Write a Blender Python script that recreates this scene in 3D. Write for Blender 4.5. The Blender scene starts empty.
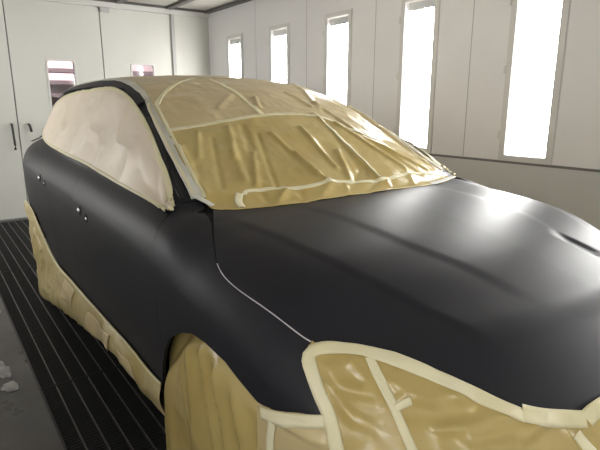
LAMP,LAMPL,TOP,OUT,EXPO=10.,5.,0,60.,1.27
import numpy as np
def cubic(xs,ys):
    """monotone-ish Catmull (PCHIP) interpolator"""
    xs=np.array(xs,float);ys=np.array(ys,float);h=np.diff(xs);d=np.diff(ys)/h
    m=np.zeros_like(ys);m[0]=d[0];m[-1]=d[-1]
    for i in range(1,len(xs)-1):
        if d[i-1]*d[i]>0:
            w1=2*h[i]+h[i-1];w2=h[i]+2*h[i-1]
            m[i]=(w1+w2)/(w1/d[i-1]+w2/d[i])
    def f(x):
        x=np.clip(np.asarray(x,float),xs[0],xs[-1])
        i=np.clip(np.searchsorted(xs,x)-1,0,len(xs)-2)
        t=(x-xs[i])/h[i];t2=t*t;t3=t2*t
        return (2*t3-3*t2+1)*ys[i]+(t3-2*t2+t)*h[i]*m[i]+(-2*t3+3*t2)*ys[i+1]+(t3-t2)*h[i]*m[i+1]
    return f
def spline2(P,n=12,closed=False):
    P=np.array(P,float);N=len(P);out=[]
    for i in range(N if closed else N-1):
        if closed: p0,p1,p2,p3=P[i-1],P[i],P[(i+1)%N],P[(i+2)%N]
        else: p0,p1,p2,p3=P[max(i-1,0)],P[i],P[i+1],P[min(i+2,N-1)]
        for k in range(n):
            t=k/n
            out.append(.5*((2*p1)+(-p0+p2)*t+(2*p0-5*p1+4*p2-p3)*t*t+(-p0+3*p1-3*p2+p3)*t**3))
    if not closed: out.append(P[-1])
    return np.array(out)
def sst(a,b,x):
    t=np.clip((x-a)/(b-a),0,1);return t*t*(3-2*t)
def poly_sd(P,x,y):
    """signed distance to a closed polygon, negative inside"""
    x=np.asarray(x,float);y=np.asarray(y,float)
    best=np.full(x.shape,1e9);ins=np.zeros(x.shape,bool)
    for (ax,ay),(bx,by) in zip(P,np.roll(P,-1,0)):
        dx,dy=bx-ax,by-ay;L=dx*dx+dy*dy
        if L<1e-12: continue
        t=np.clip(((x-ax)*dx+(y-ay)*dy)/L,0,1)
        best=np.minimum(best,(x-ax-t*dx)**2+(y-ay-t*dy)**2)
        c=((ay>y)!=(by>y))
        ins^=c&(x<ax+(y-ay)*dx/(by-ay if by!=ay else 1e-9))
    d=np.sqrt(best);return np.where(ins,-d,d)
def line_d(P,x,y):
    """distance to an open polyline"""
    x=np.asarray(x,float);y=np.asarray(y,float);best=np.full(x.shape,1e9)
    for (ax,ay),(bx,by) in zip(P[:-1],P[1:]):
        dx,dy=bx-ax,by-ay;L=dx*dx+dy*dy+1e-12
        t=np.clip(((x-ax)*dx+(y-ay)*dy)/L,0,1)
        best=np.minimum(best,(x-ax-t*dx)**2+(y-ay-t*dy)**2)
    return np.sqrt(best)
PLAN=[(-3.70,0),(-3.68,.45),(-3.62,.70),(-3.52,.84),(-3.36,.92),(-3.1,.958),(-2.8,.965),(-2.4,.955),(-2,.945),(-1,.945),(-.5,.946),(-.2,.944),(.1,.935),(.3,.905),(.45,.855),(.58,.77),(.70,.63),(.79,.46),(.85,.28),(.88,.12),(.885,0)]
h=spline2(PLAN,8)
full=np.vstack([h,(h*[1,-1])[::-1][1:-1]])
gx=np.arange(-3.9,1.15,.02);gy=np.arange(-.1,1.2,.02)
GX,GY=np.meshgrid(gx,gy,indexing='ij');SD=poly_sd(full,GX,GY)
def plan_d(x,y):
    u=np.clip((x-gx[0])/.02,0,len(gx)-1.001);v=np.clip((y-gy[0])/.02,0,len(gy)-1.001)
    i=u.astype(int);j=v.astype(int);a=u-i;b=v-j
    return (1-a)*((1-b)*SD[i,j]+b*SD[i,j+1])+a*((1-b)*SD[i+1,j]+b*SD[i+1,j+1])
belt=cubic([-3.62,-3.16,-2.6,-1.8,-1.2,-.8,-.57,-.34,-.1,.1,.25,.4,.55,.7,.9],[1.24,1.22,1.185,1.155,1.127,1.111,1.094,1.067,1.030,.992,.960,.922,.882,.84,.79])
Pz=cubic([-1.0,-.9,-.8,-.7,-.6,-.5,-.35,-.22,-.16,-.1,-.05,0,.1],[.12,.085,.055,.035,.022,.012,.003,0,.004,.020,.050,.11,.26])
Hc=cubic([-.7,-.42,-.2,.1,.3,.5,.60,.64,.665,.70,.75,.85,.95],[1.115,1.105,1.098,1.065,1.025,.968,.942,.930,.915,.889,.850,.766,.66])
Dy=cubic([0,.3,.5,.6,.7,.8,.86,.95,1.05],[0,.002,.008,.013,.021,.034,.052,.112,.215])
kx=cubic([-.6,-.5,-.36,-.2,.9],[.1,.15,.75,1,1])
yA=cubic([-.4,-.01,.156,.312,.418,.52,.9],[.69,.655,.62,.559,.523,.492,.40])
yB=cubic([-.4,-.2,.12,.39,.9],[.40,.385,.356,.27,.20])
Tc=cubic([-3.7,-3.62,-3.48,-3.35,-3.0,-2.5,-2.0,-1.6,-1.35,-1.1,-.85,-.6,-.40,-.2,.2],[.7,1.0,1.35,1.55,1.63,1.66,1.66,1.625,1.565,1.47,1.35,1.21,1.10,.98,.72])
Yg=cubic([-3.62,-3.4,-3.2,-2.8,-2.0,-.57,0],[.66,.74,.785,.815,.835,.84,.84])
def smax(a,b,r):
    h=np.clip(.5+.5*(a-b)/r,0,1);return b+(a-b)*h+r*h*(1-h)
def tub(x,y,z):
    a=np.abs(y);zr=z-belt(x)
    rear=1+.45*sst(-1.5,-3.0,-0+x*1.0) if False else 1+.45*sst(1.5,3.0,-x)
    inset=np.where(zr>-.2,Pz(zr)*rear,Pz(zr))
    inset=inset-.012*np.exp(-((x+.02)/.42)**2)*sst(.95,.75,z)   # arch flare
    f1=plan_d(x,a)+inset
    front=sst(-.75,-.5,x)
    xe=x+.45*a*a*sst(0,.5,x)
    H=Hc(xe)-kx(x)*Dy(a)
    fade=sst(-.45,-.25,x)
    dA=a-yA(x);fA=fade*(1-sst(.5,.68,x))
    H=H-(.125*.5*(dA+np.sqrt(dA*dA+.00015))+.004*sst(-.02,.02,dA))*fA+.008*fade-.0035*sst(-.03,.03,a-yB(x))*fade*(1-sst(.35,.6,x))
    H=H-.012*np.where(y>0,1,0)*np.exp(-(np.abs((x-.365+(y-.30)*.5)/.085)**4+np.abs((y-.30-(x-.365)*.25)/.036)**4))  # dent shaped into the far side to make a dark gap in the reflections
    s=(Hc(xe+.01)-Hc(xe-.01))/.02
    H=front*H+(1-front)*(belt(np.minimum(x,-.57))+.004)
    f2=(z-H)/np.sqrt(1+front*s*s)
    r=.02+.05*front+.05*sst(.3,.7,x)
    f=smax(f1,f2,r)
    return smax(f,.2-z,.06)
def green(x,y,z):
    a=np.abs(y)
    zr=np.maximum(z-belt(np.minimum(x,-.57)),-.1)
    f1=(a-(Yg(x)-.42*zr-.12*zr*zr))/1.1
    xe=x+.22*a*a
    s=(Tc(xe+.01)-Tc(xe-.01))/.02
    f2=(z-Tc(xe)+.10*a*a*sst(-.3,-1.2,x)*0+.10*a*a*sst(.4,1.4,-x))/np.sqrt(1+s*s)
    f=smax(f1,f2,.07)
    return np.maximum(f,.9-z)
def F(x,y,z):
    return -smax(-tub(x,y,z),-green(x,y,z),.012)
def grad(x,y,z,e=.003):
    g=np.stack([F(x+e,y,z)-F(x-e,y,z),F(x,y+e,z)-F(x,y-e,z),F(x,y,z+e)-F(x,y,z-e)],-1)/(2*e)
    return g
def project(V,n=6,off=0.0):
    for _ in range(n):
        g=grad(*V.T);f=F(*V.T)-off
        st=(f/np.maximum((g*g).sum(1),.05))
        V=V-np.clip(st,-.03,.03)[:,None]*g
    return V
def normals(V,e=.006):
    g=grad(*V.T,e=e);return g/np.linalg.norm(g,axis=1,keepdims=True)
def cast(o,d,t0=.3,t1=7,n=2400):
    d=d/np.linalg.norm(d);t=np.linspace(t0,t1,n);P=o+t[:,None]*d
    f=F(*P.T);k=np.argmax(f<0)
    if f[k]>=0: # closest approach (silhouette)
        k=np.argmin(f);return P[k],f[k]
    a=t[k-1]+(t[k]-t[k-1])*f[k-1]/(f[k-1]-f[k]);return o+a*d,0.
CV={'window':[(-0.58,-0.827,1.093),(-0.774,-0.838,1.114),(-1.16,-0.835,1.135),(-1.688,-0.83,1.167),(-2.457,-0.821,1.193),(-3.043,-0.795,1.226),(-3.272,-0.753,1.305),(-3.272,-0.706,1.404),(-3.131,-0.667,1.496),(-2.786,-0.651,1.551),(-2.256,-0.649,1.562),(-1.848,-0.644,1.56),(-1.63,-0.646,1.54),(-1.426,-0.659,1.492),(-1.188,-0.689,1.406),(-0.982,-0.725,1.314),(-0.808,-0.759,1.225),(-0.689,-0.786,1.161)],'rail':[(-2.951,-0.626,1.575),(-2.668,-0.607,1.604),(-2.239,-0.587,1.617),(-1.908,-0.594,1.606),(-1.623,-0.603,1.571),(-1.448,-0.613,1.527),(-1.342,-0.623,1.492),(-1.311,-0.65,1.468),(-1.026,-0.683,1.353),(-0.585,-0.739,1.132)],'tape':[(-2.84,-0.6,1.601),(-2.361,-0.552,1.641),(-2.037,-0.523,1.642),(-1.845,-0.497,1.623),(-1.509,-0.563,1.559),(-1.243,-0.617,1.459),(-1.048,-0.649,1.373),(-0.821,-0.682,1.26),(-0.658,-0.694,1.176),(-0.567,-0.698,1.13),(-0.491,-0.703,1.104)],'tapeout':[(-1.332,-0.627,1.487),(-1.123,-0.666,1.398),(-0.944,-0.695,1.315),(-0.796,-0.716,1.239),(-0.659,-0.736,1.168),(-0.588,-0.745,1.132)],'wslow':[(-0.491,-0.703,1.104),(-0.445,-0.615,1.101),(-0.411,-0.361,1.104),(-0.379,-0.068,1.106),(-0.388,0.188,1.105),(-0.449,0.62,1.101)],'seamA':[(-1.257,-0.6,1.469),(-1.397,-0.5,1.538),(-1.533,-0.356,1.595),(-1.626,-0.191,1.624)],'seamB':[(-1.626,-0.191,1.624),(-1.435,-0.162,1.585),(-1.216,-0.162,1.513),(-0.999,-0.164,1.42)],'seamC':[(-1.021,-0.652,1.361),(-0.998,-0.434,1.392),(-0.999,-0.164,1.42),(-0.994,0.067,1.421),(-0.97,0.181,1.405),(-0.908,0.269,1.368),(-0.787,0.414,1.289)],'seamD':[(-0.571,-0.653,1.14),(-0.537,-0.516,1.142),(-0.491,-0.302,1.14),(-0.488,-0.144,1.146),(-0.469,0.141,1.136),(-0.513,0.393,1.144),(-0.5,0.686,1.105)],'seamE':[(-0.989,0.169,1.415),(-0.767,0.15,1.302),(-0.607,0.153,1.211),(-0.483,0.141,1.144)],'hoodedge':[(-0.469,-0.714,1.102),(-0.233,-0.83,1.032),(-0.135,-0.864,0.998),(-0.032,-0.871,0.976),(0.127,-0.855,0.95),(0.234,-0.835,0.92),(0.276,-0.82,0.908)],'lampup':[(0.27,-0.831,0.903),(0.293,-0.802,0.909),(0.337,-0.759,0.906),(0.394,-0.712,0.899),(0.472,-0.656,0.881),(0.549,-0.604,0.853),(0.62,-0.551,0.822),(0.662,-0.513,0.801),(0.672,-0.49,0.801),(0.697,-0.446,0.794),(0.726,-0.387,0.786),(0.724,-0.362,0.796),(0.731,-0.304,0.805)],'lamplow':[(0.274,-0.849,0.886),(0.3,-0.86,0.861),(0.338,-0.867,0.828),(0.374,-0.866,0.794),(0.407,-0.868,0.734)],'fenlow':[(0.204,-0.932,0.743),(0.25,-0.923,0.75),(0.324,-0.901,0.773),(0.378,-0.869,0.784)],'arch':[(-0.561,-0.929,0.184),(-0.614,-0.899,0.324),(-0.487,-0.934,0.548),(-0.433,-0.942,0.634),(-0.36,-0.949,0.711),(-0.26,-0.952,0.769),(-0.165,-0.952,0.802),(-0.077,-0.951,0.807),(0.04,-0.948,0.796),(0.136,-0.942,0.762),(0.185,-0.936,0.743)],'doorlow':[(-3.201,-0.952,0.761),(-2.861,-0.955,0.724),(-2.646,-0.941,0.594),(-2.427,-0.915,0.447),(-2.022,-0.902,0.419),(-1.448,-0.908,0.431),(-0.942,-0.915,0.447),(-0.689,-0.917,0.439),(-0.533,-0.922,0.452)],'fgap':[(-0.575,-0.829,1.09),(-0.566,-0.881,1.058),(-0.526,-0.923,0.998),(-0.507,-0.942,0.932),(-0.477,-0.948,0.848),(-0.46,-0.946,0.701),(-0.48,-0.936,0.564)],'doorgap':[(-1.762,-0.907,1.084),(-1.691,-0.928,1.04),(-1.719,-0.941,0.788),(-2.022,-0.902,0.419)],'reargap':[(-2.583,-0.93,1.09),(-2.569,-0.96,0.946),(-2.664,-0.954,0.736)],'handle':[(-1.511,-0.943,0.958),(-1.377,-0.944,0.941),(-2.437,-0.95,1.021),(-2.298,-0.948,0.999)],'cowlR':[(-0.625,-0.807,1.122),(-0.588,-0.745,1.132),(-0.57,-0.717,1.128),(-0.541,-0.706,1.115),(-0.491,-0.703,1.104)],'skirt_top':[(-3.2,-0.951,0.769),(-3.015,-0.954,0.751),(-2.861,-0.955,0.724),(-2.646,-0.941,0.594),(-2.427,-0.915,0.447),(-2.022,-0.902,0.419),(-1.448,-0.908,0.431),(-0.942,-0.915,0.447),(-0.689,-0.917,0.439),(-0.533,-0.922,0.452)],'skirt_low':[(-3.288,-0.955,0.74),(-3.233,-0.965,0.662),(-3.103,-0.97,0.606),(-2.893,-0.985,0.341),(-2.804,-0.985,0.106),(-2.25,-0.955,0.169),(-1.723,-0.945,0.235),(-1.126,-0.94,0.329),(-0.76,-0.935,0.301),(-0.507,-0.93,0.305)],'wrinkle':[[(-0.859,-0.28,1.342),(-0.524,-0.4,1.149)],[(-0.845,-0.212,1.341),(-0.541,-0.179,1.174)],[(-1.01,0.165,1.425),(-0.72,0.142,1.275),(-0.469,0.141,1.136)],[(-0.929,0.169,1.385),(-0.503,0.077,1.156)],[(-0.914,0.232,1.374),(-0.544,0.383,1.161)],[(-1.163,0.283,1.482),(-0.796,0.349,1.302),(-0.556,0.556,1.147)],[(-0.962,0.294,1.392),(-0.516,0.456,1.138)],[(-0.686,-0.188,1.254),(-0.491,-0.158,1.147)],[(-0.678,0.055,1.254),(-0.488,-0.028,1.149)],[(-0.55,0.12,1.181),(-0.47,-0.038,1.139)],[(-0.955,-0.532,1.356),(-0.788,-0.611,1.258)],[(-0.937,-0.384,1.37),(-0.737,-0.473,1.254)],[(-0.936,-0.315,1.377),(-0.711,-0.389,1.251)],[(-0.765,-0.457,1.272),(-0.595,-0.504,1.174)],[(-0.747,-0.372,1.273),(-0.56,-0.473,1.16)],[(-0.749,-0.645,1.231),(-0.592,-0.701,1.142)],[(-1.12,-0.337,1.459),(-1.237,-0.21,1.518)],[(-1.079,-0.137,1.458),(-1.195,-0.089,1.508)],[(-0.466,-0.321,1.124),(-0.386,-0.33,1.104)],[(-0.488,-0.144,1.146),(-0.409,-0.261,1.105)],[(-0.458,-0.084,1.131),(-0.387,-0.117,1.105)],[(-0.466,0.105,1.135),(-0.384,-0.034,1.106)],[(-0.467,0.171,1.134),(-0.405,0.154,1.106)],[(-0.505,0.37,1.141),(-0.423,0.331,1.106)],[(-0.507,-0.479,1.131),(-0.436,-0.487,1.103)],[(-0.493,-0.377,1.134),(-0.441,-0.446,1.105)],[(-1.23,0.626,1.452),(-0.741,0.643,1.227)],[(-1.092,0.584,1.407),(-0.592,0.639,1.153)],[(-1.283,0.173,1.538),(-1.111,0.222,1.466)],[(-1.685,0.492,1.606),(-1.094,0.265,1.455)],[(-0.891,-0.496,1.331),(-0.591,-0.611,1.157)],[(-0.873,-0.022,1.362),(-0.574,-0.044,1.195)],[(-0.88,-0.654,1.295),(-0.591,-0.685,1.144)]],'front_wrinkle':[[(0.338,-0.843,0.854),(0.427,-0.829,0.779)],[(0.344,-0.827,0.865),(0.378,-0.756,0.888)],[(0.369,-0.832,0.844),(0.435,-0.775,0.83)],[(0.407,-0.834,0.799),(0.469,-0.797,0.767)],[(0.457,-0.724,0.848),(0.528,-0.682,0.817)],[(0.487,-0.721,0.823),(0.564,-0.622,0.83)],[(0.521,-0.723,0.79),(0.598,-0.594,0.819)],[(0.566,-0.691,0.777),(0.645,-0.547,0.801)],[(0.616,-0.649,0.763),(0.678,-0.517,0.781)],[(0.441,-0.709,0.874),(0.516,-0.636,0.859)],[(0.367,-0.785,0.879),(0.422,-0.77,0.848)],[(0.678,-0.554,0.759),(0.691,-0.478,0.786)],[(0.719,-0.44,0.772),(0.76,-0.399,0.739)],[(0.543,-0.633,0.84),(0.637,-0.573,0.794)],[(0.298,-0.912,0.731),(0.381,-0.885,0.727)]],'lamp_split':[(0.389,-0.743,0.889),(0.426,-0.749,0.86),(0.473,-0.748,0.813),(0.527,-0.751,0.755),(0.549,-0.751,0.73)],'lamp_in':[(0.674,-0.504,0.792),(0.698,-0.507,0.763),(0.725,-0.498,0.731)],'grille_v':[(0.713,-0.451,0.774),(0.737,-0.47,0.731)],'bump_v':[(0.253,-0.923,0.746),(0.253,-0.921,0.637)],'wedge_low':[(0.407,-0.868,0.734),(0.419,-0.869,0.703)],'lamp_cross':[(0.48,-0.746,0.808),(0.496,-0.714,0.82)],'low_cross':[(0.528,-0.76,0.744),(0.582,-0.708,0.743),(0.631,-0.65,0.742)],'t_edge':[(0.433,-0.863,0.683),(0.412,-0.863,0.736),(0.386,-0.862,0.785),(0.353,-0.862,0.823),(0.316,-0.855,0.856),(0.291,-0.847,0.878),(0.287,-0.832,0.892),(0.307,-0.804,0.9),(0.347,-0.762,0.9),(0.403,-0.715,0.894),(0.479,-0.66,0.873),(0.557,-0.609,0.843),(0.628,-0.558,0.812),(0.659,-0.527,0.797)],'t_low':[(0.485,-0.815,0.716),(0.566,-0.748,0.711),(0.655,-0.648,0.708),(0.72,-0.535,0.71),(0.751,-0.464,0.712)],'t_gc':[(0.656,-0.525,0.801),(0.683,-0.488,0.79),(0.711,-0.437,0.782),(0.735,-0.391,0.775)],'t_ge':[(0.736,-0.388,0.775),(0.737,-0.36,0.783),(0.745,-0.302,0.791),(0.76,-0.153,0.804),(0.766,-0.003,0.807)],'t_up':[(0.738,-0.428,0.754),(0.771,-0.415,0.712),(0.799,-0.404,0.655)],'t_bt':[(0.21,-0.931,0.728),(0.253,-0.923,0.736),(0.329,-0.902,0.758),(0.382,-0.872,0.772)],'t_bu':[(0.25,-0.923,0.721),(0.241,-0.923,0.644),(0.245,-0.919,0.556),(0.247,-0.91,0.442)]}
import bpy, bmesh, math, random
from mathutils import Vector, Matrix
random.seed(4); rng=np.random.default_rng(4)
SC=bpy.context.scene; COL=SC.collection

# ------------------------------------------------------------------ materials
def mat(name,base,rough=.5,metal=0.,spec=.5,noise=None,bump=None,emit=None,coat=0.,sheen=0.,trans=0.,ior=1.45):
    m=bpy.data.materials.new(name);m.use_nodes=True;nt=m.node_tree;b=nt.nodes['Principled BSDF']
    b.inputs['Base Color'].default_value=(*base,1);b.inputs['Roughness'].default_value=rough
    b.inputs['Metallic'].default_value=metal;b.inputs['Specular IOR Level'].default_value=spec
    b.inputs['Coat Weight'].default_value=coat;b.inputs['IOR'].default_value=ior
    b.inputs['Transmission Weight'].default_value=trans
    if emit: b.inputs['Emission Color'].default_value=(*emit[0],1);b.inputs['Emission Strength'].default_value=emit[1]
    tc=nt.nodes.new('ShaderNodeTexCoord')
    def nz(scale,detail=4,rot=None,stretch=None):
        n=nt.nodes.new('ShaderNodeTexNoise');n.inputs['Scale'].default_value=scale;n.inputs['Detail'].default_value=detail
        if stretch:
            mp=nt.nodes.new('ShaderNodeMapping');mp.inputs['Scale'].default_value=stretch
            nt.links.new(tc.outputs['Object'],mp.inputs['Vector']);nt.links.new(mp.outputs['Vector'],n.inputs['Vector'])
        else: nt.links.new(tc.outputs['Object'],n.inputs['Vector'])
        return n
    if noise:
        for c2,scale,lo,hi in [noise[:4]]:
            n=nz(scale,5,stretch=noise[4] if len(noise)>4 else None);r=nt.nodes.new('ShaderNodeValToRGB')
            r.color_ramp.elements[0].position=lo;r.color_ramp.elements[1].position=hi
            r.color_ramp.elements[0].color=(*base,1);r.color_ramp.elements[1].color=(*c2,1)
            nt.links.new(n.outputs['Fac'],r.inputs['Fac']);nt.links.new(r.outputs['Color'],b.inputs['Base Color'])
    if bump:
        scale,st,dist=bump[:3]
        n=nz(scale,6,stretch=bump[3] if len(bump)>3 else None)
        if len(bump)>4: n.noise_type='RIDGED_MULTIFRACTAL';n.inputs['Detail'].default_value=bump[4]
        bp_=nt.nodes.new('ShaderNodeBump')
        bp_.inputs['Strength'].default_value=st;bp_.inputs['Distance'].default_value=dist
        nt.links.new(n.outputs['Fac'],bp_.inputs['Height']);nt.links.new(bp_.outputs['Normal'],b.inputs['Normal'])
    return m
M={}
M['primer']=mat('satin_black_primer',(.015,.015,.020),.45,spec=.36,bump=(900,.05,.0005))
M['gloss']=mat('gloss_black_trim',(.01,.01,.011),.12)
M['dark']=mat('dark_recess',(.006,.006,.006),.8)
M['paper']=mat('kraft_masking_paper',(.46,.345,.12),.25,spec=.6,noise=((.53,.42,.17),4,.35,.7),bump=(4.5,.6,.016,(1,1.4,1),3))
M['paper2']=mat('kraft_masking_paper_pale',(.54,.43,.22),.30,spec=.6,noise=((.61,.50,.28),4,.35,.7),bump=(4,.3,.012,(1,1.4,1),3))  # paler copy; on upper windscreen and roof it paints in reflected light
M['cream']=mat('cream_masking_paper',(.80,.71,.55),.33,noise=((.83,.71,.59),2.5,.35,.7),bump=(3,.9,.03,(1.3,1,1),2))
M['sheet']=mat('skirt_masking_paper',(.46,.37,.15),.34,noise=((.54,.45,.23),6,.35,.7),bump=(5,.6,.014,(1,1,1.4),3))
M['tape']=mat('masking_tape',(.74,.68,.42),.45,noise=((.78,.73,.52),7,.35,.7),bump=(14,.35,.004))
M['tapew']=mat('pale_masking_tape',(.72,.71,.64),.45,noise=((.50,.49,.41),7,.35,.7),bump=(14,.3,.004))
M['edge_glint']=mat('pale_edge_glint',(.62,.60,.62),.4)  # pale colour standing in for reflected light at the hood gap
M['steel']=mat('bare_steel',(.75,.75,.78),.22,metal=1)
M['rubber']=mat('tyre_rubber',(.02,.02,.02),.8)
M['rim']=mat('alloy',(.45,.45,.46),.35,metal=.9)
M['wall']=mat('white_booth_panel',(.75,.74,.73),.42,noise=((.70,.69,.68),1.3,.3,.75),bump=(3,.03,.02))
M['walllow']=mat('white_lower_panel',(.56,.555,.535),.5,noise=((.51,.505,.49),1.5,.3,.75))
M['door']=mat('cream_door_panel',(.60,.60,.55),.5,noise=((.55,.55,.50),1.2,.3,.75))
M['frame']=mat('lamp_frame_white',(.62,.61,.58),.4)
M['seam']=mat('grey_seam',(.12,.12,.115),.6)
M['ledge']=mat('grey_ledge',(.16,.155,.15),.5)
M['ceil']=mat('grey_filter_fabric',(.42,.40,.36),.9,noise=((.34,.32,.29),60,.3,.7))
M['bar']=mat('ceiling_bar',(.09,.085,.078),.55)
M['post']=mat('grey_post',(.42,.42,.40),.5)
M['handle']=mat('dark_handle',(.03,.028,.026),.35)
M['grate']=mat('galvanised_grate',(.035,.035,.035),.5,metal=.3)
M['bear']=mat('worn_bearing_bar',(.13,.13,.125),.45,metal=.5)
M['pit']=mat('pit_dark',(.012,.012,.012),.9)
M['reflector']=mat('lamp_reflector',(.7,.7,.7),.25,metal=.6)
M['lamp']=mat('lamp_diffuser',(.9,.9,.9),.5,emit=((1,.995,.975),LAMP))
M['lamplow']=mat('lamp_diffuser_left',(.9,.9,.9),.5,emit=((1,.99,.97),LAMPL))
M['off']=mat('unlit_diffuser',(.62,.62,.60),.5)
M['rack']=mat('mauve_rack',(.34,.27,.30),.6)
M['pink']=mat('pale_pink_wall',(.80,.66,.68),.7)
M['glass']=mat('window_glass',(.9,.9,.9),.03,trans=1.0)
M['concrete']=None
def concrete():
    m=bpy.data.materials.new('grey_sealed_concrete');m.use_nodes=True;nt=m.node_tree;b=nt.nodes['Principled BSDF']
    tc=nt.nodes.new('ShaderNodeTexCoord')
    def noise(s,d=5):
        n=nt.nodes.new('ShaderNodeTexNoise');n.inputs['Scale'].default_value=s;n.inputs['Detail'].default_value=d
        nt.links.new(tc.outputs['Object'],n.inputs['Vector']);return n
    def ramp(n,a,ca,bb,cb):
        r=nt.nodes.new('ShaderNodeValToRGB');e=r.color_ramp.elements;e[0].position=a;e[0].color=(*ca,1);e[1].position=bb;e[1].color=(*cb,1)
        nt.links.new(n.outputs['Fac'],r.inputs['Fac']);return r
    r=ramp(noise(2.2),.35,(.055,.053,.05),.7,(.11,.105,.10))
    nt.links.new(r.outputs['Color'],b.inputs['Base Color'])
    r2=ramp(noise(3.1),.35,(.25,)*3,.65,(.5,)*3);nt.links.new(r2.outputs['Color'],b.inputs['Roughness'])
    bp_=nt.nodes.new('ShaderNodeBump');bp_.inputs['Strength'].default_value=.15;bp_.inputs['Distance'].default_value=.01
    nt.links.new(noise(14).outputs['Fac'],bp_.inputs['Height']);nt.links.new(bp_.outputs['Normal'],b.inputs['Normal'])
    return m
M['concrete']=concrete()
M['seamp']=mat('panel_joint',(.34,.33,.32),.5)
M['pale_blot']=mat('pale_mottle',(.42,.42,.41),.4,noise=((.20,.20,.20),14,.35,.65))  # mottled pale colour for the flat floor patches

# ------------------------------------------------------------------ object helpers
def link(name,me,m,parent=None):
    o=bpy.data.objects.new(name,me);COL.objects.link(o)
    if m is not None and not me.materials: me.materials.append(M[m])
    if parent is not None: o.parent=parent
    return o
def mesh_obj(name,V,Fc,m,parent=None,smooth=False,cn=None):
    me=bpy.data.meshes.new(name);me.from_pydata([tuple(map(float,v)) for v in V],[],[tuple(map(int,f)) for f in Fc]);me.update()
    if smooth or cn is not None: me.polygons.foreach_set('use_smooth',[True]*len(me.polygons))
    if cn is not None: me.normals_split_custom_set(cn)
    return link(name,me,m,parent)
class Box:
    """collects boxes, prisms and tubes into one mesh"""
    def __init__(s): s.bm=bmesh.new()
    def box(s,x0,x1,y0,y1,z0,z1,bev=0):
        r=bmesh.ops.create_cube(s.bm,size=1)
        for v in r['verts']:
            v.co=Vector((x0+(v.co.x+.5)*(x1-x0),y0+(v.co.y+.5)*(y1-y0),z0+(v.co.z+.5)*(z1-z0)))
        if bev: bmesh.ops.bevel(s.bm,geom=list({e for v in r['verts'] for e in v.link_edges}),offset=bev,segments=2,affect='EDGES')
        return s
    def tube(s,pts,rad,n=10):
        pts=[Vector(p) for p in pts];rings=[]
        for i,p in enumerate(pts):
            t=(pts[min(i+1,len(pts)-1)]-pts[max(i-1,0)]).normalized()
            a=t.cross(Vector((0,0,1)) if abs(t.z)<.9 else Vector((1,0,0))).normalized();b=t.cross(a)
            rings.append([s.bm.verts.new(p+rad*(math.cos(k*2*math.pi/n)*a+math.sin(k*2*math.pi/n)*b)) for k in range(n)])
        for r0,r1 in zip(rings[:-1],rings[1:]):
            for k in range(n): s.bm.faces.new((r0[k],r0[(k+1)%n],r1[(k+1)%n],r1[k]))
        s.bm.faces.new(rings[0][::-1]);s.bm.faces.new(rings[-1]);return s
    def lathe_y(s,prof,cx,cy,cz,n=48):
        rings=[[s.bm.verts.new((cx+r*math.cos(2*math.pi*k/n),cy+y,cz+r*math.sin(2*math.pi*k/n))) for k in range(n)] for r,y in prof]
        for r0,r1 in zip(rings,rings[1:]+rings[:1]):
            for k in range(n): s.bm.faces.new((r0[k],r0[(k+1)%n],r1[(k+1)%n],r1[k]))
        return s
    def frame(s,axis,pos,th,u0,u1,v0,v1,w):
        """rectangular frame in the plane normal to axis ('x' or 'y')"""
        for a,b,c,d in ((u0,u1,v0,v0+w),(u0,u1,v1-w,v1),(u0,u0+w,v0+w,v1-w),(u1-w,u1,v0+w,v1-w)):
            if axis=='y': s.box(a,b,pos,pos+th,c,d)
            else: s.box(pos,pos+th,a,b,c,d)
        return s
    def obj(s,name,m,parent=None,smooth=False):
        bmesh.ops.recalc_face_normals(s.bm,faces=s.bm.faces)
        me=bpy.data.meshes.new(name);s.bm.to_mesh(me);s.bm.free()
        if smooth: me.polygons.foreach_set('use_smooth',[True]*len(me.polygons))
        return link(name,me,m,parent)
def empty(name,loc=(0,0,0)):
    o=bpy.data.objects.new(name,None);COL.objects.link(o);o.location=loc;o.empty_display_size=.1;return o
def tag(o,label,cat,group=None):
    o['label']=label;o['category']=cat
    if group:o['group']=group
    return o
def struct(o): o['kind']='structure';return o

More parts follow.
